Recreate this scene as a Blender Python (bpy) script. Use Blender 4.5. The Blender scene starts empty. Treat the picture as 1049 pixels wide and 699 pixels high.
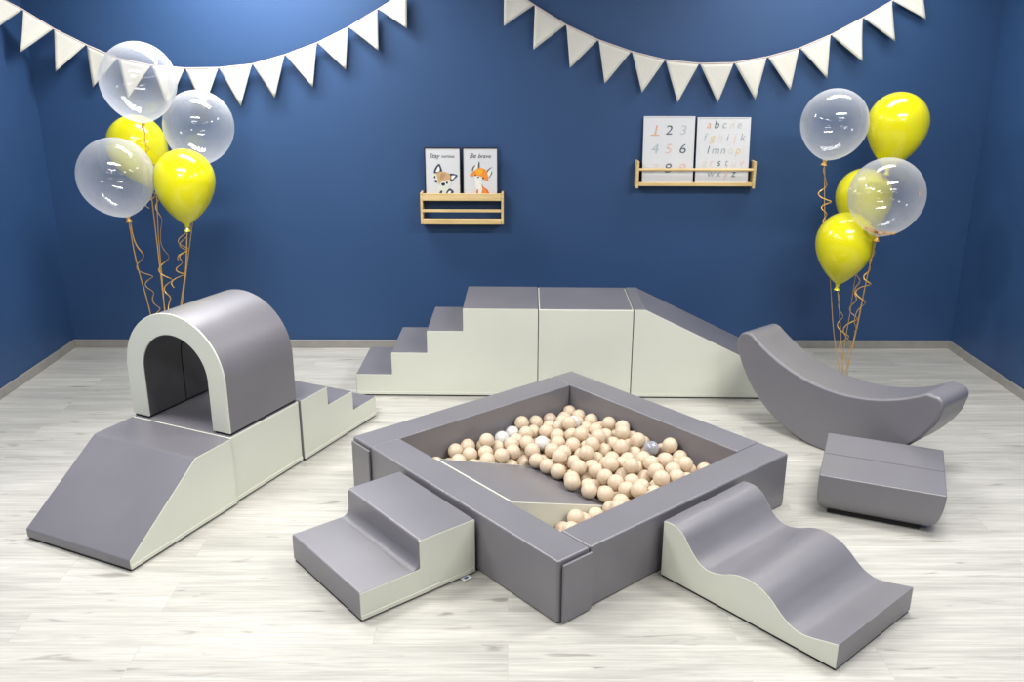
import bpy, bmesh, math, random
from mathutils import Vector, Matrix
random.seed(5)
SC = bpy.context.scene
COL = SC.collection
PI = math.pi

# ------------------------------------------------------------------ materials
def new_mat(name):
    m = bpy.data.materials.new(name); m.use_nodes = True
    nt = m.node_tree
    return m, nt, nt.nodes['Principled BSDF']

def setp(b, **k):
    names = {'color': 'Base Color', 'rough': 'Roughness', 'metal': 'Metallic', 'spec': 'Specular IOR Level',
             'coat': 'Coat Weight', 'coatr': 'Coat Roughness', 'sheen': 'Sheen Weight', 'sss': 'Subsurface Weight'}
    for a, v in k.items():
        if a == 'color' and len(v) == 3: v = (*v, 1)
        b.inputs[names[a]].default_value = v

def lin(r, g, b):
    f = lambda c: (c/255/12.92) if c/255 <= .04045 else ((c/255+.055)/1.055)**2.4
    return (f(r), f(g), f(b))

def objcoord(nt, scale=(1, 1, 1)):
    tc = nt.nodes.new('ShaderNodeTexCoord'); mp = nt.nodes.new('ShaderNodeMapping')
    mp.inputs['Scale'].default_value = scale
    nt.links.new(tc.outputs['Object'], mp.inputs['Vector'])
    return mp.outputs['Vector']

def noise(nt, vec, scale, detail=4, rough=.5, dist=0):
    n = nt.nodes.new('ShaderNodeTexNoise')
    n.inputs['Scale'].default_value = scale; n.inputs['Detail'].default_value = detail
    n.inputs['Roughness'].default_value = rough; n.inputs['Distortion'].default_value = dist
    nt.links.new(vec, n.inputs['Vector'])
    return n.outputs['Fac']

def ramp(nt, fac, stops):
    r = nt.nodes.new('ShaderNodeValToRGB')
    el = r.color_ramp.elements
    while len(el) < len(stops): el.new(.5)
    for e, (p, c) in zip(el, stops):
        e.position = p; e.color = (*c, 1) if len(c) == 3 else c
    nt.links.new(fac, r.inputs['Fac'])
    return r.outputs['Color']

def mixc(nt, a, b, fac, mode='MIX'):
    m = nt.nodes.new('ShaderNodeMix'); m.data_type = 'RGBA'; m.blend_type = mode
    for s, v in ((m.inputs[0], fac), (m.inputs[6], a), (m.inputs[7], b)):
        if hasattr(v, 'links') or isinstance(v, bpy.types.NodeSocket): nt.links.new(v, s)
        elif isinstance(v, tuple): s.default_value = (*v, 1) if len(v) == 3 else v
        else: s.default_value = v
    return m.outputs[2]

def bump(nt, b, h, strength, dist=.001):
    n = nt.nodes.new('ShaderNodeBump'); n.inputs['Strength'].default_value = strength
    n.inputs['Distance'].default_value = dist
    nt.links.new(h, n.inputs['Height']); nt.links.new(n.outputs['Normal'], b.inputs['Normal'])

def vinyl(name, c, rough=.45, var=.06):
    m, nt, b = new_mat(name)
    v = objcoord(nt)
    lo = tuple(x*(1-var) for x in c); hi = tuple(min(1, x*(1+var)) for x in c)
    nt.links.new(ramp(nt, noise(nt, v, 3, 3), [(.3, lo), (.7, hi)]), b.inputs['Base Color'])
    setp(b, rough=rough, spec=.6, coat=.4, coatr=.36)
    bump(nt, b, noise(nt, v, 420, 2), .12, .0006)
    return m

def plain(name, c, rough=.5, var=.05, scale=8, **k):
    m, nt, b = new_mat(name)
    v = objcoord(nt)
    lo = tuple(x*(1-var) for x in c); hi = tuple(min(1, x*(1+var)) for x in c)
    nt.links.new(ramp(nt, noise(nt, v, scale, 3), [(.3, lo), (.7, hi)]), b.inputs['Base Color'])
    setp(b, rough=rough, **k)
    return m

M = {}
M['grey'] = vinyl('grey_vinyl', lin(115, 113, 119), .40)
M['white'] = vinyl('white_vinyl', lin(214, 216, 203), .4, .02)
M['lining'] = vinyl('shaded_lining', lin(74, 73, 77), .55)  # shade inside the tunnel is put into this darker grey
M['black'] = plain('black_base', (.012, .012, .013), .8)
M['seam'] = plain('seam_thread', lin(96, 94, 102), .7)
M['ball'] = plain('beige_plastic', lin(209, 190, 166), .42, .05, 25)
M['pearl'] = plain('pearl_plastic', lin(214, 214, 211), .22, .03, 20, coat=.6)
M['greyball'] = plain('grey_plastic', lin(150, 150, 160), .25, .25, 40, coat=.5)
M['dimball'] = plain('grey_beige_plastic', lin(196, 174, 156), .3, .08, 30, coat=.4)
M['yellow'] = plain('yellow_latex', lin(222, 215, 16), .16, .02, 3, coat=.4, sss=.0)
M['gold'] = plain('gold_ribbon', lin(222, 176, 84), .32, .1, 30, metal=.35)
M['felt'] = plain('white_felt', lin(208, 206, 197), .95, .02, 60)
M['string'] = plain('pale_string', lin(205, 190, 185), .9)
M['paper'] = plain('paper', lin(206, 207, 210), .7, .01)
M['frame_black'] = plain('black_frame', (.01, .01, .012), .4)
M['frame_white'] = plain('white_frame', lin(214, 214, 219), .45, .01)
M['tag'] = plain('tag_white', lin(225, 228, 230), .7, .02)
M['ink_blue'] = plain('tag_ink', lin(50, 60, 110), .7)
M['skirt'] = plain('grey_laminate', lin(146, 143, 138), .45, .06, 14)
M['ceil'] = plain('white_ceiling', (.82, .82, .8), .9, .01)

def wall_mat():
    m, nt, b = new_mat('blue_paint')
    v = objcoord(nt)
    c = lin(45, 74, 115)
    lo = tuple(x*.95 for x in c); hi = tuple(x*1.05 for x in c)
    nt.links.new(ramp(nt, noise(nt, v, 1.3, 4), [(.3, lo), (.7, hi)]), b.inputs['Base Color'])
    setp(b, rough=.5, spec=.35)
    bump(nt, b, noise(nt, v, 160, 3), .08, .001)
    return m
M['blue'] = wall_mat()

def wood_mat(name='birch_wood'):
    m, nt, b = new_mat(name)
    v = objcoord(nt, (2, 30, 30))
    nt.links.new(ramp(nt, noise(nt, v, 2, 5, .6), [(.3, lin(200, 170, 114)), (.7, lin(224, 198, 146))]), b.inputs['Base Color'])
    setp(b, rough=.5)
    return m
M['wood'] = wood_mat()

def floor_mat():
    m, nt, b = new_mat('whitewashed_laminate')
    tc = nt.nodes.new('ShaderNodeTexCoord')
    P = tc.outputs['Object']
    br = nt.nodes.new('ShaderNodeTexBrick')
    br.offset = .37; br.offset_frequency = 2
    br.inputs['Color1'].default_value = (0, 0, 0, 1); br.inputs['Color2'].default_value = (1, 1, 1, 1)
    br.inputs['Mortar'].default_value = (.5, .5, .5, 1)
    br.inputs['Scale'].default_value = 1; br.inputs['Mortar Size'].default_value = .0012
    br.inputs['Mortar Smooth'].default_value = .3; br.inputs['Bias'].default_value = 0
    br.inputs['Brick Width'].default_value = 1.29; br.inputs['Row Height'].default_value = .192
    nt.links.new(P, br.inputs['Vector'])
    # each plank shifts the grain
    sh = nt.nodes.new('ShaderNodeVectorMath'); sh.operation = 'MULTIPLY_ADD'
    nt.links.new(br.outputs['Color'], sh.inputs[0]); sh.inputs[1].default_value = (7.3, 3.1, 0)
    nt.links.new(P, sh.inputs[2])
    def mapped(sc):
        mp = nt.nodes.new('ShaderNodeMapping'); mp.inputs['Scale'].default_value = sc
        nt.links.new(sh.outputs[0], mp.inputs['Vector']); return mp.outputs['Vector']
    fine = ramp(nt, noise(nt, mapped((3.0, 95, 1)), 1, 6, .65, .3), [(.30, (.55, .54, .53)), (.60, (1, 1, 1))])
    broad = ramp(nt, noise(nt, mapped((1.1, 13, 1)), 1, 6, .62, .9), [(.28, (.56, .56, .56)), (.62, (1, 1, 1))])
    knots = ramp(nt, noise(nt, mapped((4.0, 24, 1)), 1, 3, .5, .6), [(.27, (.50, .49, .48)), (.36, (1, 1, 1))])
    base = mixc(nt, lin(192, 190, 183), lin(201, 199, 192), br.outputs['Color'])
    c = mixc(nt, base, fine, .55, 'MULTIPLY')
    c = mixc(nt, c, broad, .62, 'MULTIPLY')
    c = mixc(nt, c, knots, .8, 'MULTIPLY')
    gap = ramp(nt, br.outputs['Fac'], [(0, (1, 1, 1)), (1, (.88, .87, .86))])
    c = mixc(nt, c, gap, 1.0, 'MULTIPLY')
    nt.links.new(c, b.inputs['Base Color'])
    setp(b, rough=.45, spec=.25)
    return m
M['floor'] = floor_mat()

def clear_mat():
    m = bpy.data.materials.new('clear_latex'); m.use_nodes = True
    nt = m.node_tree; nt.nodes.clear()
    out = nt.nodes.new('ShaderNodeOutputMaterial')
    tr = nt.nodes.new('ShaderNodeBsdfTransparent'); tr.inputs['Color'].default_value = (.97, .97, .98, 1)
    df = nt.nodes.new('ShaderNodeBsdfDiffuse'); df.inputs['Color'].default_value = (.9, .92, .98, 1)
    tl = nt.nodes.new('ShaderNodeBsdfTranslucent'); tl.inputs['Color'].default_value = (.9, .92, .98, 1)
    hz = nt.nodes.new('ShaderNodeMixShader'); hz.inputs[0].default_value = .5
    nt.links.new(df.outputs[0], hz.inputs[1]); nt.links.new(tl.outputs[0], hz.inputs[2])
    gl = nt.nodes.new('ShaderNodeBsdfGlossy'); gl.inputs['Roughness'].default_value = .045
    lw = nt.nodes.new('ShaderNodeLayerWeight'); lw.inputs['Blend'].default_value = .32
    mr = nt.nodes.new('ShaderNodeMapRange'); mr.inputs['To Min'].default_value = .095; mr.inputs['To Max'].default_value = .72
    nt.links.new(lw.outputs['Facing'], mr.inputs['Value'])
    mx = nt.nodes.new('ShaderNodeMixShader')
    nt.links.new(mr.outputs[0], mx.inputs[0]); nt.links.new(tr.outputs[0], mx.inputs[1]); nt.links.new(hz.outputs[0], mx.inputs[2])
    lw2 = nt.nodes.new('ShaderNodeLayerWeight'); lw2.inputs['Blend'].default_value = .5
    pw = nt.nodes.new('ShaderNodeMath'); pw.operation = 'POWER'; pw.inputs[1].default_value = 4
    nt.links.new(lw2.outputs['Facing'], pw.inputs[0])
    fr = nt.nodes.new('ShaderNodeMapRange'); fr.inputs['To Min'].default_value = .05; fr.inputs['To Max'].default_value = .30
    nt.links.new(pw.outputs[0], fr.inputs['Value'])
    m2 = nt.nodes.new('ShaderNodeMixShader')
    nt.links.new(fr.outputs[0], m2.inputs[0]); nt.links.new(mx.outputs[0], m2.inputs[1]); nt.links.new(gl.outputs[0], m2.inputs[2])
    nt.links.new(m2.outputs[0], out.inputs['Surface'])
    return m
M['clear'] = clear_mat()

def ink(r, g, b):
    k = 'ink_%d_%d_%d' % (r, g, b)
    if k not in M: M[k] = plain(k, lin(r, g, b), .8, .08, 90)
    return M[k]

# ------------------------------------------------------------------ object helpers
def tag(o, label=None, cat=None, group=None, kind=None):
    if label: o['label'] = label
    if cat: o['category'] = cat
    if group: o['group'] = group
    if kind: o['kind'] = kind
    return o

def thing(name, label, cat, loc=(0, 0, 0), yaw=0, group=None):
    o = bpy.data.objects.new(name, None); COL.objects.link(o)
    o.empty_display_size = .1
    o.location = loc; o.rotation_euler = (0, 0, yaw)
    return tag(o, label, cat, group)

def obj(name, bm, mats, parent=None, smooth=True, angle=35, bevel=0, seg=3, label=None):
    me = bpy.data.meshes.new(name)
    bmesh.ops.recalc_face_normals(bm, faces=bm.faces)
    bm.to_mesh(me); bm.free()
    for m in (mats if isinstance(mats, (list, tuple)) else [mats]): me.materials.append(m)
    if smooth:
        me.polygons.foreach_set('use_smooth', [True]*len(me.polygons))
        me.set_sharp_from_angle(angle=math.radians(angle))
    o = bpy.data.objects.new(name, me); COL.objects.link(o)
    if parent: o.parent = parent
    if bevel:
        md = o.modifiers.new('bevel', 'BEVEL'); md.width = bevel; md.segments = seg
        md.limit_method = 'ANGLE'; md.angle_limit = math.radians(40); md.harden_normals = True
    if label: o['label'] = label
    return o

def box(bm, x0, x1, y0, y1, z0, z1, mi=0):
    v = [bm.verts.new((x, y, z)) for x in (x0, x1) for y in (y0, y1) for z in (z0, z1)]
    for f in ((0, 1, 3, 2), (4, 6, 7, 5), (0, 4, 5, 1), (2, 3, 7, 6), (0, 2, 6, 4), (1, 5, 7, 3)):
        bm.faces.new([v[i] for i in f]).material_index = mi
    return bm

def bx(*a): return box(bmesh.new(), *a)

def fillet(pts, r, n=5):
    """round the corners of a closed outline; r = one radius or one per corner"""
    out = []; N = len(pts)
    for i, p in enumerate(pts):
        rr = r[i] if isinstance(r, (list, tuple)) else r
        p = Vector(p); a = Vector(pts[i-1])-p; c = Vector(pts[(i+1) % N])-p
        la, lc = a.length, c.length
        if rr <= 0 or la < 1e-6 or lc < 1e-6: out.append(tuple(p)); continue
        a /= la; c /= lc
        ang = a.angle(c)
        if ang > PI-.05: out.append(tuple(p)); continue
        d = min(rr/math.tan(ang/2), la*.48, lc*.48)
        s, e = p+a*d, p+c*d
        for k in range(n+1):
            t = k/n
            q = s*(1-t)**2+p*2*t*(1-t)+e*t**2
            out.append((q.x, q.y))
    return out

def prism(outline, d0, d1, axis='y', bm=None):
    """outline (u, z) extruded along y (u = x) or along x (u = y)"""
    bm = bm or bmesh.new()
    mk = (lambda u, z, d: (u, d, z)) if axis == 'y' else (lambda u, z, d: (d, u, z))
    A = [bm.verts.new(mk(u, z, d0)) for u, z in outline]
    B = [bm.verts.new(mk(u, z, d1)) for u, z in outline]
    n = len(outline)
    bm.faces.new(A[::-1]); bm.faces.new(B)
    for i in range(n): bm.faces.new((A[i], A[(i+1) % n], B[(i+1) % n], B[i]))
    return bm

def tube(pts, r, n=8, bm=None, closed=False, flat=1.0):
    bm = bm or bmesh.new()
    P = [Vector(p) for p in pts]; N = len(P)
    rings = []; up = None
    for i, p in enumerate(P):
        t = (P[(i+1) % N]-P[i-1]) if closed else (P[min(i+1, N-1)]-P[max(i-1, 0)])
        t.normalize()
        if up is None:
            up = t.orthogonal().normalized()
        up = (up-t*up.dot(t)).normalized(); s = t.cross(up)
        rings.append([bm.verts.new(p+(up*math.cos(2*PI*k/n)+s*math.sin(2*PI*k/n)*flat)*r) for k in range(n)])
    for i in range(N if closed else N-1):
        a, b = rings[i], rings[(i+1) % N]
        for k in range(n): bm.faces.new((a[k], a[(k+1) % n], b[(k+1) % n], b[k]))
    if not closed:
        bm.faces.new(rings[0][::-1]); bm.faces.new(rings[-1])
    return bm

def lathe(prof, n=48, bm=None, mat=None):
    """prof = (radius, z) from bottom to top about the z axis"""
    bm = bm or bmesh.new(); rings = []
    for r, z in prof:
        if r < 1e-5: rings.append([bm.verts.new((0, 0, z))])
        else: rings.append([bm.verts.new((r*math.cos(2*PI*k/n), r*math.sin(2*PI*k/n), z)) for k in range(n)])
    for a, b in zip(rings, rings[1:]):
        for k in range(n):
            k2 = (k+1) % n
            if len(a) == 1: bm.faces.new((a[0], b[k2], b[k]))
            elif len(b) == 1: bm.faces.new((a[k], a[k2], b[0]))
            else: bm.faces.new((a[k], a[k2], b[k2], b[k]))
    if mat: bmesh.ops.transform(bm, matrix=mat, verts=bm.verts)
    return bm

# ------------------------------------------------------------------ camera (f = 922.5 px on a 1049 px wide frame, 2 m up, looking down)
cam = bpy.data.cameras.new('camera'); co = bpy.data.objects.new('camera', cam); COL.objects.link(co)
cam.sensor_fit = 'HORIZONTAL'; cam.sensor_width = 36; cam.lens = 922.5352/1049*36
cam.clip_start = .05
TH, ROLL = .3147, .0026
co.location = (0, 0, 2.0)
co.rotation_mode = 'QUATERNION'
co.rotation_quaternion = (Matrix.Rotation(PI/2-TH, 3, 'X') @ Matrix.Rotation(ROLL, 3, 'Z')).to_quaternion()
SC.camera = co

# ------------------------------------------------------------------ room
WY = .0041
D, XL, XR, BB = 5.995, -3.037, 3.096, .058
YF, HC = -1.2, 2.75
def room(name, bm, m, bevel=0):
    o = obj(name, bm, m, bevel=bevel); o.rotation_euler = (0, 0, WY); o['kind'] = 'structure'; return o
room('floor', bx(XL-.1, XR+.1, YF, D+.1, -.1, 0), M['floor'])
room('ceiling', bx(XL-.1, XR+.1, YF, D+.1, HC, HC+.1), M['ceil'])
room('wall_back', bx(XL-.1, XR+.1, D, D+.1, 0, HC), M['blue'])
room('wall_left', bx(XL-.1, XL, YF, D, 0, HC), M['blue'])
room('wall_right', bx(XR, XR+.1, YF, D, 0, HC), M['blue'])
room('baseboard_back', bx(XL, XR, D-.014, D, 0, BB), M['skirt'], .004)
room('baseboard_left', bx(XL, XL+.014, YF, D-.014, 0, BB), M['skirt'], .004)
room('baseboard_right', bx(XR-.014, XR, YF, D-.014, 0, BB), M['skirt'], .004)

# ------------------------------------------------------------------ foam blocks
def inset(pts, d):
    P = []
    for p in pts:
        if not P or (Vector(p)-Vector(P[-1])).length > 1e-5: P.append(p)
    if (Vector(P[0])-Vector(P[-1])).length < 1e-5: P.pop()
    ar = sum(P[i-1][0]*P[i][1]-P[i][0]*P[i-1][1] for i in range(len(P)))
    sg = 1 if ar > 0 else -1
    out = []; n = len(P)
    for i in range(n):
        a, b, c = Vector(P[i-1]), Vector(P[i]), Vector(P[(i+1) % n])
        u = (b-a).normalized(); v = (c-b).normalized()
        n1 = Vector((-u.y, u.x))*sg; n2 = Vector((-v.y, v.x))*sg
        m = n1+n2; m = m/max(.3, m.dot(n1)) if m.length > 1e-6 else n1
        out.append(tuple(b+m*d))
    return out
BASE = .010
def side_panels(root, outline, w, r=.006, hem=True, pt=.006):
    for s in (0, 1):
        d0, d1 = ((-.002, pt), (w-pt, w+.002))[s]
        p = obj('side_panel', prism(inset(fillet(outline, r), .0014), d0, d1), M['white'], root, bevel=.0015, seg=2, label='white vinyl side panel')
        if hem:
            xs = [q[0] for q in outline]
            y = d0 if s == 0 else d1
            e0, e1 = (y-.003, y+.001) if s == 0 else (y-.001, y+.003)
            obj('hem', bx(min(xs)+.004, max(xs)-.004, e0, e1, BASE, .027), M['white'], p, bevel=.0012, seg=2)

def base_pad(root, x0, x1, w, ins=.004):
    obj('base', bx(x0+ins, x1-ins, ins, w-ins, 0, BASE+.001), M['black'], root, label='thin black underside')

def lift(outline): return [(x, BASE if z < 1e-6 else z) for x, z in outline]

def foam(name, label, cat, loc, yaw, outline, w, r=.008, body_r=None, group=None, hem=True):
    root = thing(name, label, cat, (loc[0], loc[1], 0), yaw, group)
    ol = lift(outline)
    obj('cover', prism(fillet(ol, body_r if body_r else r, 6), 0, w), M['grey'], root, label='grey vinyl cover')
    side_panels(root, ol, w, .006, hem)
    xs = [q[0] for q in ol]
    base_pad(root, min(xs), max(xs), w)
    return root

def platform(name, label, loc, yaw, L, w, H, group=None):
    root = thing(name, label, 'foam block', (loc[0], loc[1], 0), yaw, group)
    obj('body', bx(0, L, 0, w, BASE, H-.004), M['white'], root, bevel=.005, label='white vinyl sides')
    obj('top_cover', bx(.007, L-.007, .0045, w-.0045, H-.02, H), M['grey'], root, bevel=.004, label='grey vinyl top')
    for s in (0, 1):
        y0, y1 = ((-.0045, .001), (w-.001, w+.0045))[s]
        obj('hem', bx(.004, L-.004, y0, y1, BASE, .027), M['white'], root, bevel=.0012, seg=2, label='white hem along the bottom')
    base_pad(root, 0, L, w)
    return root

# --- left row: ramp, platform with tunnel, steps
LYAW = 1.1352; LX, LY = -1.5307, 3.1442; LW, LH = .5956, .3295
def lpt(a, b=0): return (LX+math.cos(LYAW)*a-math.sin(LYAW)*b, LY+math.sin(LYAW)*a+math.cos(LYAW)*b)
foam('foam_ramp', 'grey and white foam ramp sloping down toward the viewer in front of the tunnel', 'foam ramp', lpt(0, -.008), LYAW,
     [(0, 0), (0, .050), (.4016, LH), (.6236, LH), (.6236, 0)], LW, r=[.006, .012, .03, .005, .004])
platform('foam_platform', 'white foam platform under the grey tunnel, between ramp and steps', lpt(.6276, .004), LYAW, .4956, LW-.004, LH)
s3 = .6573/3
foam('foam_steps', 'low grey and white foam steps descending behind the tunnel', 'foam steps', lpt(1.127, -.004), LYAW,
     [(0, 0), (0, LH), (s3, LH), (s3, LH*.694), (2*s3, LH*.694), (2*s3, LH*.36), (3*s3, LH*.36), (3*s3, 0)], LW)

# tunnel on the platform
tx = lpt(.640, .008)
tun = thing('foam_tunnel', 'grey arched foam tunnel with white front edge standing on the platform', 'foam tunnel', (tx[0], tx[1], LH), LYAW)
RO, RI, LEG, TL = .294, .199, .245, .476
def arch(ro, ri, zb):
    c = RO
    o = [(c-ro, zb)]+[(c-ro*math.cos(PI*k/40), LEG+ro*math.sin(PI*k/40)) for k in range(41)]+[(c+ro, zb)]
    i = [(c+ri, zb)]+[(c+ri*math.cos(PI*k/40), LEG+ri*math.sin(PI*k/40)) for k in range(41)]+[(c-ri, zb)]
    return o+i
obj('cover', prism(arch(RO, RI, .012), .005, TL-.005, 'x'), M['grey'], tun, label='grey vinyl cover')
obj('lining', prism(arch(RI+.001, RI-.004, .012), .004, TL-.004, 'x'), M['lining'], tun, label='inner lining with the tunnel shade put into its dark grey')
for d0, d1, ex in ((-.002, .006, .0012), (TL-.008, TL-.002, -.003)):
    obj('end_panel', prism(arch(RO+ex, RI-.005, .011), d0, d1, 'x'), M['white'], tun, bevel=.0025, seg=2, label='white vinyl arched end')
for y0 in (0, 2*RO-(RO-RI)):
    obj('base', bx(.006, TL-.006, y0+.006, y0+RO-RI-.004, 0, .0125), M['black'], tun, label='thin black underside')
ri = RI-.0045
obj('lining_seam', tube([(TL*.5, RO-ri, .014)]+[(TL*.5, RO-ri*math.cos(PI*k/30), LEG+ri*math.sin(PI*k/30)) for k in range(31)]+[(TL*.5, RO+ri, .014)], .0025, 6), M['black'], tun, label='dark seam across the lining')

# --- row along the back wall: steps, cube, ramp
BYAW = -.0171; BX_, BY_ = -.935, 5.074; BH, BW = .5515, .513; bt, btp, bc = .2151, .446, .5565; q = BH/4
def bpt(a, b=0): return (BX_+math.cos(BYAW)*a-math.sin(BYAW)*b, BY_+math.sin(BYAW)*a+math.cos(BYAW)*b)
A3 = 3*bt+btp
foam('foam_steps', 'tall grey and white four-tread foam steps against the blue back wall', 'foam steps', bpt(0), BYAW,
     [(0, 0), (0, q), (bt, q), (bt, 2*q), (2*bt, 2*q), (2*bt, 3*q), (3*bt, 3*q), (3*bt, BH), (A3-.003, BH), (A3-.003, 0)], BW)
platform('foam_platform', 'tall white foam block with grey top between steps and ramp at the back wall', bpt(A3), BYAW, bc-.003, BW, BH)
foam('foam_ramp', 'tall grey and white foam ramp along the back wall, lower end behind the rocker', 'foam ramp', bpt(A3+bc), BYAW,
     [(0, 0), (0, BH), (.066, BH), (1.07, .066), (1.07, 0)], BW, r=[.006, .006, .02, .012, .006])

# --- ball pit
PYAW = .6996; PX, PY = -.7484, 3.8852; PA, PB, PT, PH = 1.417, 1.421, .159, .263
pit = thing('ball_pit', 'square grey padded ball pit full of beige balls in the middle of the floor', 'ball pit', (PX, PY, 0), PYAW)
gp = .0015
walls = [(gp, PA-PT-gp, -PT, 0), (PA-PT, PA, -(PB-PT)+gp, -gp), (PT+gp, PA-gp, -PB, -(PB-PT)), (0, PT, -PB+gp, -PT-gp)]
for x0, x1, y0, y1 in walls:
    w_ = obj('wall_section', bx(x0, x1, y0, y1, .004, PH), M['grey'], pit, bevel=.009, seg=4)
    obj('base', bx(x0+.008, x1-.008, y0+.008, y1-.008, 0, .006), M['black'], w_)
obj('floor_mat', bx(PT, PA-PT, -(PB-PT), -PT, 0, .02), M['grey'], pit, bevel=.004)
fl = [(.016, PT+.003, -PB-.014, -PB-.003), (-.014, -.003, -PT-.003, -.012), (PA-PT-.003, PA-.012, .003, .014), (PA+.003, PA+.014, -PB+.012, -(PB-PT)+.003)]
for x0, x1, y0, y1 in fl:
    obj('corner_flap', bx(x0, x1, y0, y1, .006, PH-.016), M['grey'], pit, bevel=.003, seg=3, label='grey flap closing the pit corner')

# slide inside the pit
cy_, sy_ = math.cos(PYAW), math.sin(PYAW)
def ppt(a, b): return (PX+cy_*a-sy_*b, PY+sy_*a+cy_*b)
o_ = ppt(PT+.004, -.970)
sl = thing('foam_slide', 'small grey and white foam wedge sloping down among the balls inside the pit', 'foam slide', (*o_, .02), PYAW)
so = [(0, 0), (0, .240), (.582, .022), (.582, 0)]
obj('cover', prism(fillet(so, .005), .0055, .5225), M['grey'], sl, label='grey vinyl cover')
for d0, d1 in ((-.001, .006), (.522, .529)):
    obj('side_panel', prism(fillet(so, .004), d0, d1), M['white'], sl, bevel=.002, seg=2, label='white vinyl side panel')
obj('back_panel', bx(-.002, .005, .002, .526, .004, .241), M['white'], sl, bevel=.002, seg=2, label='white vinyl back')

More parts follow.
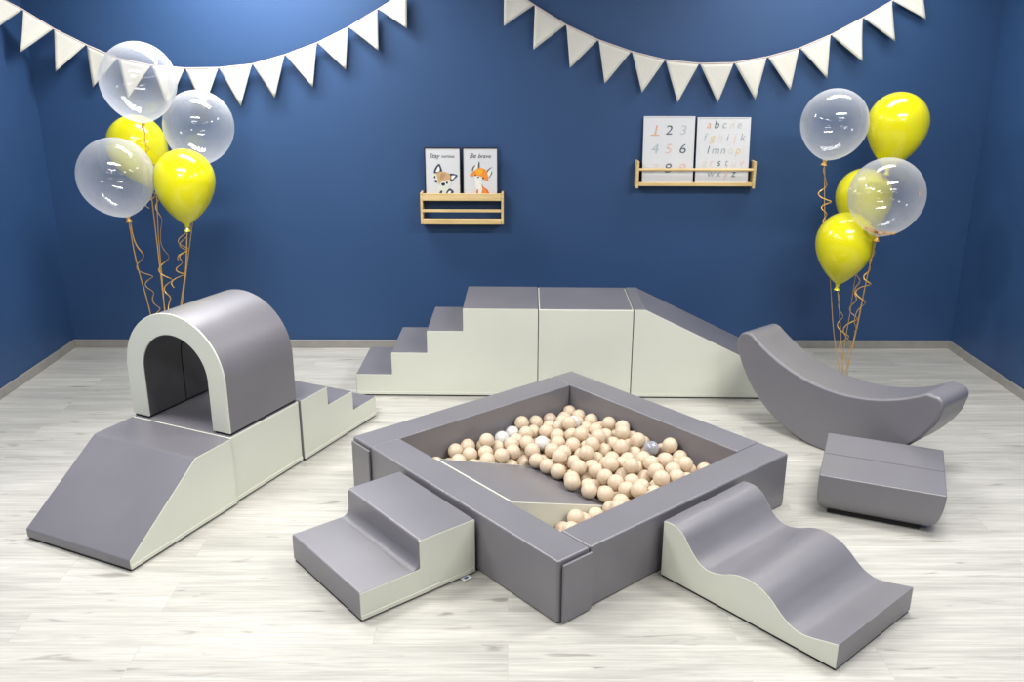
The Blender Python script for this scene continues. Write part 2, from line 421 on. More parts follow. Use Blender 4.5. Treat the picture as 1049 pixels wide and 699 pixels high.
# balls (settled positions in the pit, 0.1 mm)
BALLS = [(7661,-11760,575),(10202,-6522,1179),(10942,-6405,1272),(9500,-6711,996),(11522,-8428,1585),(10659,-11588,575),(12205,-7301,1272),(11309,-5559,1330),(8717,-10375,1208),(12205,-11878,1353),(5246,-3576,1090),(12203,-9080,575),(10950,-8487,1104),(9129,-12052,575),(11501,-9894,1236),(10073,-9679,575),(6333,-4005,575),(8307,-3169,766),(10626,-10766,575),(7882,-4576,575),(6093,-2462,1491),(8918,-3624,834),(7151,-12245,1313),(11609,-6172,1020),(7118,-4005,575),(11006,-3515,1470),(8039,-3843,575),(3162,-11346,633),(4250,-10836,575),(7272,-4862,905),(8173,-7421,575),(12110,-9079,1805),(9073,-4445,1185),(7019,-12245,575),(1965,-11495,575),(8392,-3994,1220),(10371,-12245,1762),(8684,-11144,1216),(5855,-11814,1031),(9719,-10296,1658),(7250,-7355,913),(8824,-1965,575),(5961,-3782,1187),(9200,-2395,1063),(10609,-9154,575),(11816,-7922,1115),(9069,-8870,1077),(8490,-5480,1210),(9152,-6051,1071),(5148,-3040,575),(8899,-6553,575),(12205,-4915,575),(6223,-11346,575),(7289,-2183,1183),(9830,-6185,575),(10898,-4752,575),(10464,-5014,1127),(12205,-3069,575),(9375,-8404,575),(3944,-12245,575),(9162,-9263,1709),(12205,-6077,575),(11521,-2761,575),(8248,-2446,575),(10119,-11070,1037),(8990,-2924,575),(8652,-4276,575),(7819,-3510,1222),(11633,-4431,575),(6017,-2599,575),(2761,-10715,575),(9850,-11596,575),(9599,-3446,575),(12205,-6551,1272),(10304,-3219,1323),(7901,-7129,1210),(11431,-10285,575),(9591,-9766,1143),(9275,-9387,575),(4910,-2609,1141),(11528,-3916,1111),(10226,-12245,575),(11533,-2288,1157),(10948,-10391,1139),(4144,-1965,575),(11543,-11858,575),(11657,-10627,1203),(12203,-4927,1538),(9920,-10513,575),(10947,-11876,1454),(4646,-11490,575),(12205,-1965,1236),(11576,-7500,1687),(10241,-10141,1142),(11157,-10792,1738),(10382,-3862,1700),(9362,-11570,1202),(10959,-2753,1285),(4881,-2106,575),(4526,-1965,1221),(7153,-3115,1210),(10104,-4468,575),(12202,-8327,575),(5946,-3349,575),(7561,-4209,1145),(6637,-2614,998),(9596,-3832,1218),(6687,-3233,575),(1965,-3919,575),(8701,-11923,1183),(12205,-11505,575),(5645,-2942,1128),(11550,-6947,1181),(6725,-3728,1151),(12205,-5496,1050),(10851,-11169,1167),(9271,-10137,575),(10779,-2594,575),(8063,-10776,1419),(4146,-4005,877),(12205,-7577,575),(11014,-3283,757),(8193,-8573,1179),(7882,-5980,575),(11534,-11473,1219),(8343,-6370,1044),(7720,-10399,575),(6487,-11059,1216),(1965,-1965,575),(7310,-6361,891),(8363,-7842,1166),(10808,-4353,1211),(7670,-1965,575),(11335,-8120,575),(5617,-1965,575),(10796,-9884,575),(11729,-9102,1159),(10229,-2514,1079),(12205,-9654,1333),(11320,-8870,575),(9405,-7324,575),(9768,-1965,1300),(7256,-2630,575),(7324,-11523,1208),(9414,-4173,575),(3895,-11497,575),(10202,-9569,1625),(10256,-11794,1174),(8852,-9640,1140),(9886,-8953,575),(2411,-3317,608),(8624,-5856,575),(12205,-11138,1229),(10357,-3841,900),(11617,-9558,575),(10190,-5441,575),(9574,-1965,575),(9613,-6295,1610),(9230,-7703,1198),(6560,-10676,575),(10574,-6277,575),(12204,-2319,575),(9231,-11042,1718),(10422,-8428,575),(10301,-6024,1731),(10890,-9864,1670),(10324,-1965,575),(6643,-11776,1024),(8158,-1965,1144),(9729,-4991,960),(7857,-5868,1316),(12205,-8538,1295),(10051,-4419,1322),(7882,-9640,575),(5748,-10765,575),(11513,-4646,1283),(10456,-8871,1517),(10295,-3168,575),(10186,-6966,575),(2710,-4005,575),(12205,-3629,1286),(4735,-10240,1001),(1976,-12245,575),(4833,-3999,575),(3691,-2563,575),(7872,-12245,1107),(4006,-2914,1158),(8634,-8522,575),(9952,-5167,1654),(3511,-10511,575),(9706,-2703,575),(10756,-1991,1188),(5444,-12245,575),(10618,-5748,1109),(6085,-10095,575),(7289,-5612,899),(12205,-10013,674),(11085,-7753,1180),(5280,-1965,1245),(9759,-9054,1307),(8515,-2635,1250),(6909,-1965,575),(9903,-7379,1134),(11445,-11069,575),(11478,-7384,575),(12154,-5916,1669),(6266,-12245,575),(7952,-11091,747),(7273,-9523,998),(11005,-9295,1196),(5335,-10095,575),(7789,-2735,1092),(9421,-5556,575),(8801,-1965,1530),(8550,-11510,575),(10795,-7086,995),(8604,-10762,575),(8130,-9320,1206),(9225,-11183,575),(9910,-7879,575),(7985,-8147,575),(10486,-7396,1605),(7882,-8890,575),(8866,-8285,1501),(12040,-3801,575),(9398,-10666,1091),(8531,-9265,575),(3742,-10989,1105),(3226,-12245,792),(7882,-6730,575),(6765,-7898,1096),(8401,-12245,575),(11229,-6642,575),(12205,-6827,575),(3000,-2854,575),(8146,-5278,575),(4553,-3375,886),(5583,-4005,575),(2339,-10095,575),(1965,-2715,575),(7223,-11133,575),(9660,-12245,1067),(3764,-3319,575),(9902,-11376,1686),(8898,-6627,1478),(8822,-7796,575),(11187,-1965,575),(10942,-12245,801),(2620,-11860,575),(9215,-5362,1361),(11615,-3176,1193),(11011,-4010,575),(3345,-1965,866),(4135,-10095,575),(7477,-3347,575),(9190,-12245,1651),(9840,-5731,1172),(11143,-5788,575),(4999,-10798,575),(10424,-10696,1611),(3460,-4005,575),(7330,-8343,883),(12205,-12245,700),(1965,-10745,575),(9095,-4881,575),(12205,-4346,1063),(9523,-3056,1211),(8064,-11554,1327),(11614,-6433,1723),(10335,-7998,1184),(12205,-2715,1236),(3085,-3487,967),(7035,-10095,575),(10646,-7689,575),(6860,-8900,1060),(2686,-2173,575),(11566,-12245,1217),(4428,-2704,575),(11512,-5154,732),(6263,-1965,956),(2999,-10095,931),(9661,-8310,1286),(8391,-4745,1099),(4694,-12241,575),(7087,-10622,1106),(8531,-10015,575),(5394,-11437,575),(8752,-7168,979),(8033,-10069,1172),(12184,-10756,575)]
BR = .0375
def ball_mesh(name, m):
    bm = bmesh.new(); bmesh.ops.create_uvsphere(bm, u_segments=28, v_segments=18, radius=BR)
    me = bpy.data.meshes.new(name); bm.to_mesh(me); bm.free()
    me.polygons.foreach_set('use_smooth', [True]*len(me.polygons)); me.materials.append(m)
    return me
bme = ball_mesh('beige_ball', M['ball'])
SPECIAL = {
 35: ('pearl_ball', M['pearl'], 'pearly white ball in the middle of the heap, closest to the grey wedge'),
 53: ('pearl_ball', M['pearl'], 'pearly white ball among the beige balls toward the left rear pit wall'),
 168: ('pearl_ball', M['pearl'], 'pearly white ball touching the left rear pit wall'),
 25: ('pearl_ball', M['pearl'], 'pearly white ball high in the heap near the far corner of the pit'),
 191: ('grey_beige_ball', M['dimball'], 'dull greyish beige ball near the far corner, by the left rear pit wall'),
 4: ('grey_ball', M['greyball'], 'translucent grey ball against the right rear pit wall')}
for i, (a, b, z) in enumerate(BALLS):
    x, y = ppt(a/1e4, b/1e4)
    if i in SPECIAL:
        nm, mt, lb = SPECIAL[i]
        o = bpy.data.objects.new(nm, ball_mesh(nm, mt)); tag(o, lb, 'ball')
    else:
        o = bpy.data.objects.new('beige_ball', bme)
        tag(o, 'small plain beige plastic ball heaped in the ball pit', 'ball', 'beige balls in the ball pit')
    o.location = (x, y, z/1e4); o.rotation_euler = (random.random()*6, random.random()*6, 0)
    COL.objects.link(o)

# --- two-tread step block at the pit
SW, s1, s2, SH = .536, .2611, .2625, .2429
so = [(0, 0), (0, SH/2), (s1, SH/2), (s1, SH), (s1+s2, SH), (s1+s2, 0)]
st = foam('foam_steps', 'small grey two-tread foam step with white sides against the front-left pit wall', 'foam steps', (-.55, 2.8119), .685,
          so, SW, body_r=[.006, .010, .04, .012, .010, .006])
tg = obj('care_tag', bx(s1+s2-.075, s1+s2-.035, -.026, .004, .0035, .0048), M['tag'], st, smooth=False, label='small white care tag')
obj('tag_print', bx(s1+s2-.064, s1+s2-.046, -.019, -.008, .0044, .0051), M['ink_blue'], tg, smooth=False, label='dark blue print')

# --- wave slide
WP = [(0, .248), (.027, .253), (.066, .249), (.102, .227), (.133, .190), (.164, .158), (.197, .139), (.234, .134), (.286, .148), (.327, .168),
      (.377, .180), (.428, .177), (.47, .163), (.509, .138), (.54, .112), (.578, .088), (.623, .077), (.673, .085), (.722, .098), (.7638, .108)]
def smooth_curve(pts, n=4):
    out = []
    for i in range(len(pts)-1):
        p0, p1, p2, p3 = pts[max(i-1, 0)], pts[i], pts[i+1], pts[min(i+2, len(pts)-1)]
        for k in range(n):
            t = k/n
            out.append(tuple(.5*((2*p1[j])+(-p0[j]+p2[j])*t+(2*p0[j]-5*p1[j]+4*p2[j]-p3[j])*t*t+(-p0[j]+3*p1[j]-3*p2[j]+p3[j])*t**3) for j in (0, 1)))
    out.append(pts[-1]); return out
wv = thing('foam_wave_slide', 'grey wavy foam slide with white sides against the front-right pit wall', 'foam slide', (.5947, 3.1217, 0), .7144-PI/2)
wo = [(0, BASE)]+smooth_curve(WP)+[(.7638, BASE)]
obj('cover', prism(wo, 0, .5181), M['grey'], wv, angle=40, bevel=.002, label='grey vinyl cover')
for d0, d1 in ((-.002, .006), (.5121, .5201)):
    obj('side_panel', prism(inset(wo, .0015), d0, d1), M['white'], wv, bevel=.0012, seg=2, label='white vinyl wavy side panel')
base_pad(wv, 0, .7638, .518)

# --- cushion seat
bn = thing('foam_bench', 'low grey rectangular foam bench on the floor in front of the rocker', 'foam bench', (1.3669, 3.6229, 0), -.3984)
CL, CW, CH = .518, .505, .1985
def half(y0, y1, front):
    """one half of the seat: an upright box whose lower end and outer face draw in toward the bottom"""
    bm = bmesh.new(); n = 14; rings = []
    for k in range(n+1):
        t = k/n; z = .027+t*(CH-.027)
        e = (1-t)**2.2*.036+(1-t)**10*.014
        g = (1-t)**6*.022+(1-t)**14*.012
        l = (1-t)**6*.020
        ya, yb = (y0+g, y1) if front else (y0, y1-g)
        rings.append([bm.verts.new(p) for p in ((l, ya, z), (CL-e, ya, z), (CL-e, yb, z), (l, yb, z))])
    for a, b in zip(rings, rings[1:]):
        for k in range(4): bm.faces.new((a[k], a[(k+1) % 4], b[(k+1) % 4], b[k]))
    bm.faces.new(rings[0][::-1]); bm.faces.new(rings[-1]); return bm
hm = CW*.5
obj('seam', bx(.004, CL-.004, hm-.0035, hm+.0035, CH-.02, CH+.0003), M['seam'], bn, label='dark seam across the top')
obj('front_half', half(0, hm-.0008, True), M['grey'], bn, angle=40, bevel=.005)
obj('rear_half', half(hm+.0008, CW, False), M['grey'], bn, angle=40, bevel=.005)
obj('base', bx(.05, CL-.085, .045, CW-.045, 0, .032), M['black'], bn, label='black block standing in for the shade under the bench')  # inset black block paints the shadow band below the bench

# --- crescent rocker
R1, C2X, C2Z, R2, RW = .625, .030, 1.231, .891, .268
low = []; up = []
for k in range(41):
    a = -.575+k*(1.135/40)
    low.append((a, R1-math.sqrt(R1*R1-a*a)))
for k in range(33):
    a = .495-k*(.990/32)
    up.append((a, C2Z-math.sqrt(R2*R2-(a-C2X)**2)))
right_end = smooth_curve([low[-1], (.570, .392), (.5765, .424), (.570, .450), (.551, .465), (.525, .468), up[0]], 3)[1:-1]
left_end = smooth_curve([up[-1], (-.524, .519), (-.553, .512), (-.576, .494), (-.590, .466), (-.594, .440), (-.587, .413), low[0]], 3)[1:-1]
ro = [(a, max(z, .0005)) for a, z in low]+right_end+up+left_end
rk = thing('foam_rocker', 'large grey crescent-shaped foam rocker resting on its curve at the right', 'foam rocker', (1.624, 4.307, 0), -.888)
obj('cover', prism(ro, 0, RW), M['grey'], rk, angle=40, bevel=.014, seg=4)
obj('seam', tube([(a, .016, z+.0) for a, z in [(.40, .146), (.45, .1915), (.5, .25), (.54, .311), (.56, .347), (.570, .392), (.5765, .424), (.570, .450)]], .0016, 6), M['seam'], rk, label='thin seam near the right end')

# ------------------------------------------------------------------ balloons
def balloon(label, c, r, kind, foot, lean=(0, 0), curl=.35, seed=0, group=None, turns=4):
    rnd = random.Random(seed)
    root = thing('balloon', label, 'balloon', (0, 0, 0), 0, group)
    c = Vector(c)
    ax = Vector((lean[0], lean[1], 1)).normalized()
    Lb = r*(1.58 if kind == 'yellow' else 1.13); ex = .88 if kind == 'yellow' else .60
    prof = [(0.012, -Lb)]
    for k in range(1, 25):
        s = math.sin((1-k/24)*PI/2)
        rad = r*(1-s*s)**ex
        if rad > .013: prof.append((rad, -Lb*s))
    for k in range(1, 21):
        t = k/20*PI/2
        prof.append((r*math.cos(t) if k < 20 else 0, r*1.02*math.sin(t)))
    rot = ax.to_track_quat('Z', 'Y').to_matrix().to_4x4()
    mt = Matrix.Translation(c) @ rot
    bm = lathe(prof, 56, mat=mt)
    obj('envelope', bm, M[kind], root, angle=80)
    kn = lathe([(.012, -Lb+.001), (.013, -Lb-.004), (.008, -Lb-.010), (.014, -Lb-.022), (.019, -Lb-.030), (.0, -Lb-.029)], 14, mat=mt)
    obj('knot', kn, M['yellow'] if kind == 'yellow' else M['gold'], root, angle=60)
    k0 = c-ax*(Lb+.010); f = Vector(foot)
    pts = []
    side = Vector((rnd.uniform(-.03, .03), rnd.uniform(-.02, .02), 0))
    for i in range(33):
        t = i/32
        p = k0.lerp(f, t)+side*math.sin(t*PI)*(1+.3*math.sin(t*9))
        pts.append(p)
    obj('ribbon', tube(pts, .0032, 6, flat=.6), M['gold'], root, label='gold ribbon')
    # curled free tail
    pts = []; n = 18*turns; ph = rnd.uniform(0, 6)
    dr = Vector((rnd.uniform(-.05, .05), rnd.uniform(-.03, .03), 0))
    for i in range(n+1):
        t = i/n; am = .006+.026*min(1, t*2.2)
        base = k0.lerp(f, t*curl/max(.01, (k0-f).length))
        an = ph+(t+.05*math.sin(t*7+seed))*turns*2*PI; am *= .75+.5*math.sin(t*11+seed*2)
        pts.append(base+dr*t+Vector((am*math.cos(an), am*math.sin(an), 0)))
    obj('curled_ribbon', tube(pts, .0036, 5, flat=.5), M['gold'], root, label='curled gold ribbon tail')
    return root, mt, Lb

RF = Vector((2.101, 5.372, .004)); LF = Vector((-2.262, 5.60, .004))
balloon('clear balloon at upper left of the right-hand bunch, beside a yellow one', (1.864, 5.35, 1.592), .190, 'clear', RF+Vector((-.012, 0, 0)), (.15, 0), .40, 1)
balloon('yellow balloon at top right of the right-hand bunch', (2.294, 5.5, 1.582), .1757, 'yellow', RF+Vector((.015, .01, 0)), (.10, 0), .5, 2)
balloon('yellow balloon half hidden behind the clear one in the right-hand bunch', (2.184, 5.6, 1.13), .1690, 'yellow', RF+Vector((0, .02, 0)), (-.12, 0), .75, 3, turns=5)
rd, rm, rl = balloon('clear balloon with gold confetti at right of the right-hand bunch, in front', (2.146, 5.17, 1.201), .2100, 'clear', RF+Vector((.02, -.012, 0)), (.10, 0), .62, 4, turns=5)
balloon('yellow balloon hanging lowest in the right-hand bunch, above the rocker', (1.997, 5.32, .902), .1712, 'yellow', RF+Vector((0, -.015, 0)), (.06, 0), .85, 5, turns=5)
# confetti lying in the clear balloon
bm = bmesh.new(); rr = random.Random(9)
for i in range(26):
    an = rr.uniform(0, 2*PI); q_ = .02+.06*math.sqrt(rr.random())
    if i == 0: loc = Vector((-.0, -.187, .03)); nz = Vector((0, -1, 0))
    else: loc = Vector((q_*math.cos(an)-.02, q_*math.sin(an), -rl*(1-(q_/.21)**2)**.5*.93+.006)); nz = Vector((rr.uniform(-.5, .5), rr.uniform(-.5, .5), 1))
    mm = rm @ Matrix.Translation(loc) @ nz.to_track_quat('Z', 'Y').to_matrix().to_4x4()
    bmesh.ops.create_cone(bm, cap_ends=True, segments=12, radius1=.014, radius2=.014, depth=.0012, matrix=mm)
M['confetti'] = plain('gold_foil', lin(214, 150, 38), .4, .1, 30)
obj('confetti', bm, M['confetti'], rd, smooth=False, label='gold confetti discs')

balloon('clear balloon at the top of the left-hand bunch, in front of the bunting', (-2.119, 5.3, 1.82), .2080, 'clear', LF+Vector((.015, 0, 0)), (.0, 0), .5, 11)
balloon('clear balloon at upper right of the left-hand bunch', (-1.905, 5.60, 1.545), .2080, 'clear', LF+Vector((.03, .01, 0)), (.08, 0), .6, 12)
balloon('yellow balloon tucked behind the clear ones in the left-hand bunch', (-2.305, 5.62, 1.428), .1774, 'yellow', LF+Vector((.0, .02, 0)), (-.32, 0), .8, 13, turns=5)
balloon('clear balloon at lower left of the left-hand bunch, over a yellow one', (-2.234, 5.11, 1.309), .2080, 'clear', LF+Vector((-.02, 0, 0)), (-.16, 0), .8, 14, turns=5)
balloon('yellow balloon hanging lowest in the left-hand bunch, above the tunnel', (-1.89, 5.22, 1.274), .1715, 'yellow', LF+Vector((.02, -.02, 0)), (.05, 0), .45, 15)

# ------------------------------------------------------------------ bunting
def bunting(label, N, T):
    root = thing('bunting', label, 'bunting', (0, 0, 0))
    tail0 = Vector(N[0])+(Vector(N[0])-Vector(N[1]))*.9; tail1 = Vector(N[-1])+(Vector(N[-1])-Vector(N[-2]))*1.6+Vector((0, .01, .02))
    tail0.x = max(tail0.x, XL+.06)
    line = [tail0]+[Vector(n) for n in N]+[tail1]
    for i, t in enumerate(T):
        a, b, c = Vector(N[i]), Vector(N[i+1]), Vector(t)
        c = c+Vector((0, -.012, 0))
        e = (b-a); a = a+e*.012; b = b-e*.012
        nrm = (b-a).cross(c-a).normalized()
        if nrm.y > 0: nrm = -nrm
        bm = bmesh.new(); n = 10; rows = []
        bend = random.Random(i*3+len(label)).uniform(-.018, .020)
        for r_ in range(n+1):
            v = r_/n; row = []
            m_ = n-r_
            for k in range(m_+1):
                u = k/m_ if m_ else 0
                p = (a.lerp(c, v)).lerp(b.lerp(c, v), u)
                p = p+nrm*(bend*v*v*1.2+.022*math.sin(PI*u)*v*(1-v)*(1 if bend > 0 else -1))
                row.append(bm.verts.new(p))
            rows.append(row)
        for r_ in range(n):
            A, B = rows[r_], rows[r_+1]
            for k in range(len(B)):
                bm.faces.new((A[k], A[k+1], B[k]))
                if k+1 < len(B): bm.faces.new((A[k+1], B[k+1], B[k]))
        o = obj('flag', bm, M['felt'], root, angle=80)
        sd = o.modifiers.new('thickness', 'SOLIDIFY'); sd.thickness = .0025; sd.offset = 0
    obj('cord', tube(line, .0045, 8), M['string'], root, label='pale cord')
    return root
bunting('white bunting with triangular flags at upper left, behind the balloons',
 [(-2.979,5.474,2.294),(-2.9,5.673,2.208),(-2.819,5.85,2.105),(-2.67,5.934,2.012),(-2.485,5.935,1.931),(-2.279,5.936,1.89),(-2.069,5.937,1.873),(-1.856,5.938,1.876),(-1.642,5.938,1.898),(-1.432,5.939,1.955),(-1.225,5.94,2.027),(-1.024,5.941,2.12),(-0.837,5.942,2.226),(-0.652,5.942,2.331)],
 [(-3.005,5.496,2.09),(-2.941,5.67,1.968),(-2.849,5.866,1.853),(-2.667,5.934,1.755),(-2.453,5.935,1.687),(-2.204,5.936,1.634),(-1.972,5.937,1.625),(-1.739,5.938,1.643),(-1.513,5.939,1.693),(-1.27,5.94,1.761),(-1.055,5.941,1.868),(-0.839,5.942,1.982),(-0.658,5.942,2.114)])
bunting('white bunting with triangular flags at upper right, above the two shelves',
 [(-0.057,5.945,2.372),(0.134,5.946,2.252),(0.332,5.946,2.138),(0.536,5.947,2.049),(0.747,5.948,1.98),(0.962,5.949,1.93),(1.179,5.95,1.909),(1.397,5.951,1.914),(1.604,5.952,1.95),(1.802,5.952,2.003),(1.989,5.953,2.082),(2.179,5.954,2.183),(2.348,5.955,2.283),(2.514,5.955,2.39)],
 [(-0.056,5.945,2.13),(0.129,5.946,1.99),(0.362,5.947,1.881),(0.585,5.948,1.786),(0.824,5.948,1.732),(1.053,5.949,1.672),(1.313,5.95,1.671),(1.547,5.951,1.689),(1.769,5.952,1.748),(1.996,5.953,1.822),(2.195,5.954,1.924),(2.39,5.955,2.045),(2.571,5.956,2.177)])

# ------------------------------------------------------------------ shelves and prints
def wall_y(x): return D+WY*x
# picture rack at the left
x0, x1 = -.604, -.057; yb = wall_y(-.33)-.001; yf = yb-.100
rk1 = thing('picture_rack', 'light wooden two-tier picture rack on the wall holding the two animal prints', 'shelf', (0, 0, 0))
z0, z1 = .890, 1.098
for xx in (x0, x1-.016):
    obj('side_panel', bx(xx, xx+.016, yf+.002, yb, z0, z1), M['wood'], rk1, bevel=.003)
obj('front_rail', bx(x0+.016, x1-.016, yf, yf+.013, 1.046, z1-.004), M['wood'], rk1, bevel=.003)
obj('front_rail', bx(x0+.016, x1-.016, yf, yf+.010, .972, .990), M['wood'], rk1, bevel=.002)
obj('front_rail', bx(x0+.016, x1-.016, yf, yf+.013, z0, .928), M['wood'], rk1, bevel=.003)
obj('upper_board', bx(x0+.016, x1-.016, yf+.013, yb, 1.046, 1.056), M['wood'], rk1, bevel=.002)
obj('bottom_board', bx(x0+.016, x1-.016, yf+.013, yb, z0, z0+.011), M['wood'], rk1, bevel=.002)
# ledge at the right
x2, x3 = .806, 1.584; yb2 = wall_y(1.2)-.003; yf2 = yb2-.092
rk2 = thing('picture_ledge', 'light wooden picture ledge on the wall holding the number and alphabet prints', 'shelf', (0, 0, 0))
for xx in (x2, x3-.018):
    obj('bracket', bx(xx, xx+.018, yf2, yb2, 1.128, 1.305), M['wood'], rk2, bevel=.005)
obj('rod', tube([(x2+.012, yf2+.012, 1.250), (x3-.012, yf2+.012, 1.250)], .0095, 16), M['wood'], rk2, angle=60)
obj('bottom_board', bx(x2+.018, x3-.018, yf2+.002, yb2, 1.143, 1.165), M['wood'], rk2, bevel=.003)

def text_into(bm, s, x, y, size, mi, shear=.2, align='CENTER', z=0, squash=1.0, thin=-.004):
    cu = bpy.data.curves.new('t', 'FONT'); cu.body = s; cu.size = size; cu.shear = shear; cu.align_x = align; cu.resolution_u = 3
    cu.extrude = .0004; cu.offset = thin*size
    to = bpy.data.objects.new('t', cu); COL.objects.link(to)
    dg = bpy.context.evaluated_depsgraph_get(); dg.update()
    me = bpy.data.meshes.new_from_object(to.evaluated_get(dg))
    n0 = len(bm.faces)
    me.transform(Matrix.Translation((x, y, z)) @ Matrix.Diagonal((squash, 1, 1, 1)))
    bm.from_mesh(me); bm.faces.ensure_lookup_table()
    for f in bm.faces[n0:]: f.material_index = mi
    bpy.data.objects.remove(to); bpy.data.curves.remove(cu); bpy.data.meshes.remove(me)

def blob(bm, pts, mi, lay, W, H, smooth=True):
    """filled outline on the sheet: (u, v) with v downward -> thin printed patch"""
    P = [(u*W-W/2, H-v*H) for u, v in pts]
    if smooth:
        n = len(P); Q = []
        for i in range(n):
            p0, p1, p2, p3 = P[i-1], P[i], P[(i+1) % n], P[(i+2) % n]
            for k in range(4):
                t = k/4
                Q.append(tuple(.5*((2*p1[j])+(-p0[j]+p2[j])*t+(2*p0[j]-5*p1[j]+4*p2[j]-p3[j])*t*t+(-p0[j]+3*p1[j]-3*p2[j]+p3[j])*t**3) for j in (0, 1)))
        P = Q
    f = bm.faces.new([bm.verts.new((x, y, .0002+lay*.00012)) for x, y in P])
    f.material_index = mi

def print_frame(name, label, x0, x1, zb, zt, yfront, fm, border, tilt=0):
    """a framed print standing upright: root at bottom centre, local x right, local y up, local z toward the room"""
    W, H = x1-x0, zt-zb
    r = thing(name, label, 'framed print', ((x0+x1)/2, yfront, zb))
    r.rotation_euler = (PI/2-tilt, 0, WY)
    t = .014
    bm = bmesh.new()
    box(bm, -W/2, -W/2+border, 0, H, -t, .002); box(bm, W/2-border, W/2, 0, H, -t, .002)
    box(bm, -W/2+border, W/2-border, 0, border, -t, .002); box(bm, -W/2+border, W/2-border, H-border, H, -t, .002)
    obj('frame', bm, fm, r, bevel=.001, seg=1, label='thin black frame' if fm is M['frame_black'] else 'thin white frame')
    obj('sheet', bx(-W/2+border, W/2-border, border, H-border, -t+.001, -.001), M['paper'], r, smooth=False, label='white printed sheet')
    return r, W, H

ypr = yb-.045
def shape(zoom_pts, ox, oy, sx, sy): return [((x-ox)/sx, (y-oy)/sy) for x, y in zoom_pts]

# print 1: grey-and-tan cub with dark-rimmed ears
p1, W1, H1 = print_frame('framed_print', 'black-framed print lettered Stay curious with a grey and tan animal', -.575, -.338, 1.056, 1.384, ypr, M['frame_black'], .007)
bm = bmesh.new(); mats = [ink(52, 58, 82), ink(226, 226, 222), ink(196, 160, 112), ink(208, 214, 204), ink(30, 32, 42), ink(168, 140, 108)]
Z = lambda pts: [((x-60)/415, (y-82)/(545*1.06)) for x, y in pts]
blob(bm, Z([(168, 372), (180, 315), (228, 264), (252, 310), (262, 352), (225, 362)]), 0, 1, W1, H1)
blob(bm, Z([(190, 358), (203, 322), (224, 292), (233, 345)]), 1, 2, W1, H1)
blob(bm, Z([(340, 385), (385, 378), (436, 396), (408, 432), (358, 466)]), 0, 1, W1, H1)
blob(bm, Z([(368, 402), (412, 402), (372, 446)]), 1, 2, W1, H1)
blob(bm, Z([(205, 545), (260, 500), (330, 530), (350, 600), (340, 640), (210, 640)]), 3, 1, W1, H1)
blob(bm, Z([(148, 395), (200, 375), (222, 430), (208, 485), (165, 462)]), 3, 3, W1, H1)
blob(bm, Z([(198, 378), (250, 352), (325, 368), (356, 405), (345, 455), (290, 462), (225, 492), (206, 440)]), 2, 4, W1, H1)
blob(bm, Z([(255, 372), (300, 380), (280, 420), (245, 450), (232, 415)]), 5, 5, W1, H1)
blob(bm, Z([(235, 490), (285, 458), (350, 450), (357, 490), (325, 530), (268, 524)]), 3, 5, W1, H1)
blob(bm, Z([(248, 492), (285, 482), (290, 508), (265, 520)]), 4, 6, W1, H1)
blob(bm, Z([(302, 476), (320, 468), (325, 490), (308, 496)]), 4, 6, W1, H1)
blob(bm, Z([(165, 410), (182, 402), (184, 425), (170, 430)]), 4, 6, W1, H1)
blob(bm, Z([(168, 455), (198, 450), (204, 478), (180, 478)]), 0, 6, W1, H1)
blob(bm, Z([(300, 600), (340, 550), (388, 580), (372, 612), (322, 626)]), 0, 3, W1, H1)
blob(bm, Z([(322, 598), (345, 575), (362, 590), (340, 608)]), 1, 4, W1, H1)
blob(bm, Z([(222, 612), (240, 575), (260, 578), (248, 622)]), 0, 3, W1, H1)
obj('illustration', bm, mats, p1, smooth=False, label='watercolour of a grey and tan animal')
bm = bmesh.new(); text_into(bm, 'Stay', -.054, H1-.066, .040, 0, .3, thin=-.002); text_into(bm, 'curious', .034, H1-.064, .028, 0, .3, thin=0)
obj('lettering', bm, ink(70, 70, 76), p1, smooth=False, label='dark handwriting reading Stay curious')

# print 2: orange fox sitting
p2, W2, H2 = print_frame('framed_print', 'black-framed print lettered Be brave with an orange fox', -.327, -.094, 1.056, 1.384, ypr, M['frame_black'], .007)
bm = bmesh.new(); mats = [ink(226, 134, 50), ink(232, 166, 40), ink(90, 84, 90), ink(222, 224, 214), ink(40, 36, 40), ink(206, 104, 40)]
Z = lambda pts: [((x-508)/415, (y-82)/(545*1.06)) for x, y in pts]
for pts in ([(618, 342), (630, 300), (664, 276), (640, 312), (630, 345)], [(684, 305), (692, 262), (706, 236), (708, 305)], [(792, 346), (818, 318), (855, 302), (828, 326), (802, 356)], [(806, 425), (834, 390), (848, 345), (852, 372), (828, 412)]):
    blob(bm, Z(pts), 2, 1, W2, H2)
blob(bm, Z([(640, 345), (664, 286), (690, 262), (690, 320)]), 3, 1, W2, H2)
blob(bm, Z([(800, 360), (845, 318), (838, 375), (808, 418)]), 3, 1, W2, H2)
blob(bm, Z([(650, 405), (700, 420), (735, 490), (728, 620), (688, 632), (662, 530)]), 3, 1, W2, H2)
blob(bm, Z([(592, 388), (640, 348), (690, 312), (745, 316), (792, 352), (806, 455), (770, 450), (705, 408), (650, 408), (606, 404)]), 0, 2, W2, H2)
blob(bm, Z([(660, 348), (700, 322), (745, 330), (738, 372), (690, 388)]), 1, 3, W2, H2)
blob(bm, Z([(640, 400), (690, 402), (755, 430), (735, 448), (690, 440), (655, 425)]), 3, 4, W2, H2)
for pts in ([(648, 392), (664, 388), (662, 404), (650, 404)], [(738, 422), (756, 420), (754, 438), (740, 438)], [(678, 412), (702, 410), (692, 428)]):
    blob(bm, Z(pts), 4, 5, W2, H2)
blob(bm, Z([(722, 492), (752, 530), (800, 566), (824, 640), (722, 640), (742, 560)]), 5, 2, W2, H2)
blob(bm, Z([(742, 540), (775, 560), (795, 625), (752, 625)]), 0, 3, W2, H2)
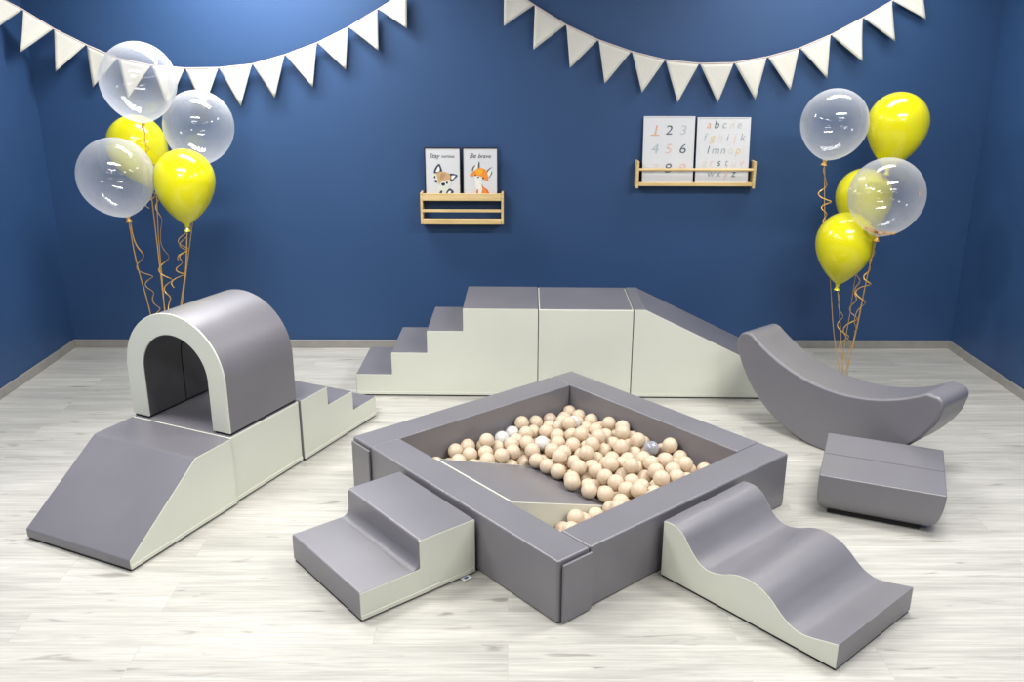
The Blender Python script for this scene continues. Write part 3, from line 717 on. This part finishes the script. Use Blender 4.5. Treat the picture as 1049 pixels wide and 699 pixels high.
blob(bm, Z([(668, 640), (672, 570), (688, 560), (690, 640)]), 5, 3, W2, H2)
obj('illustration', bm, mats, p2, smooth=False, label='watercolour of an orange fox')
bm = bmesh.new(); text_into(bm, 'Be', -.050, H2-.066, .042, 0, .3, thin=-.002); text_into(bm, 'brave', .026, H2-.066, .037, 0, .3, thin=-.002)
obj('lettering', bm, ink(70, 70, 76), p2, smooth=False, label='dark handwriting reading Be brave')

ypr2 = yb2-.063
TERR, DARK, LGREY, TEAL, PINK, PALE, GREY, OCH = ink(212, 160, 126), ink(84, 94, 102), ink(178, 182, 184), ink(160, 178, 178), ink(212, 182, 170), ink(206, 199, 192), ink(150, 157, 160), ink(214, 186, 140)
mats = [TERR, DARK, LGREY, TEAL, PINK, PALE, GREY, OCH]
p3, W3, H3 = print_frame('framed_print', 'white-framed print of the numbers 1 to 9 on the picture ledge', .849, 1.180, 1.165, 1.586, ypr2, M['frame_white'], .006, .105)
CN = ['terracotta', 'dark slate', 'light grey', 'grey green', 'pale pink', 'very pale grey', 'grey', 'ochre']
for r_, row in enumerate((('1', 0), ('2', 1), ('3', 2), ('4', 3), ('5', 4), ('6', 1), ('7', 5), ('8', 1), ('9', 4))):
    ch, mi = row; cx = (-.090, -.003, .090)[r_ % 3]; yy = H3*(.725, .445, .150)[r_//3]
    bm = bmesh.new(); text_into(bm, ch, cx, yy, .086, 0, .15, squash=1.15)
    if ch == '1': box(bm, -.118, -.064, yy-.006, yy+.001, 0, .0005)
    obj('numeral', bm, mats[mi], p3, smooth=False, label='%s numeral %s' % (CN[mi], ch))
p4, W4, H4 = print_frame('framed_print', 'white-framed print of the alphabet on the picture ledge', 1.196, 1.540, 1.165, 1.580, ypr2, M['frame_white'], .006, .105)
rows = [('abcde', (0, 1, 6, 5, 2), .835), ('fghijk', (3, 7, 5, 6, 4, 6), .640), ('lmnop', (1, 6, 6, 5, 7), .445), ('qrstuv', (5, 4, 1, 6, 5, 4), .255), ('wxyz', (6, 6, 4, 1), .088)]
for s_, cols, yy in rows:
    n = len(s_); sp = .049 if n > 4 else .050
    for k, ch in enumerate(s_):
        bm = bmesh.new(); text_into(bm, ch, (k-(n-1)/2)*sp, yy*H4, .072, 0, .22, squash=.95)
        obj('letter', bm, mats[cols[k]], p4, smooth=False, label='%s letter %s' % (CN[cols[k]], ch))

# ------------------------------------------------------------------ light
def panel(x, y, w, sx=1.2, sy=.3):
    l = bpy.data.lights.new('ceiling_panel', 'AREA'); l.shape = 'RECTANGLE'; l.size = sx; l.size_y = sy; l.energy = w
    l.color = (1, .985, .955)
    o = bpy.data.objects.new('ceiling_panel', l); COL.objects.link(o); o.location = (x, y, HC-.03)
for x, y, w in ((-1.55, 5.45, 54), (1.95, 5.45, 22), (-1.55, 3.6, 72), (1.95, 3.6, 66), (-1.55, 2.0, 46), (1.95, 2.0, 42), (-1.55, .4, 22), (1.95, .4, 22)): panel(x, y, w)
wd = bpy.data.worlds.new('world'); SC.world = wd; wd.use_nodes = True
bg = wd.node_tree.nodes['Background']; bg.inputs['Color'].default_value = (.97, .98, 1, 1); bg.inputs['Strength'].default_value = .12

SC.view_settings.view_transform = 'Standard'; SC.view_settings.look = 'None'
SC.view_settings.gamma = 1; SC.view_settings.exposure = .0; SC.view_settings.use_curve_mapping = False
SC.cycles.use_denoising = True
SC.cycles.max_bounces = 10; SC.cycles.transparent_max_bounces = 16
SC.cycles.sample_clamp_indirect = 6
SC.cycles.caustics_reflective = False; SC.cycles.caustics_refractive = False
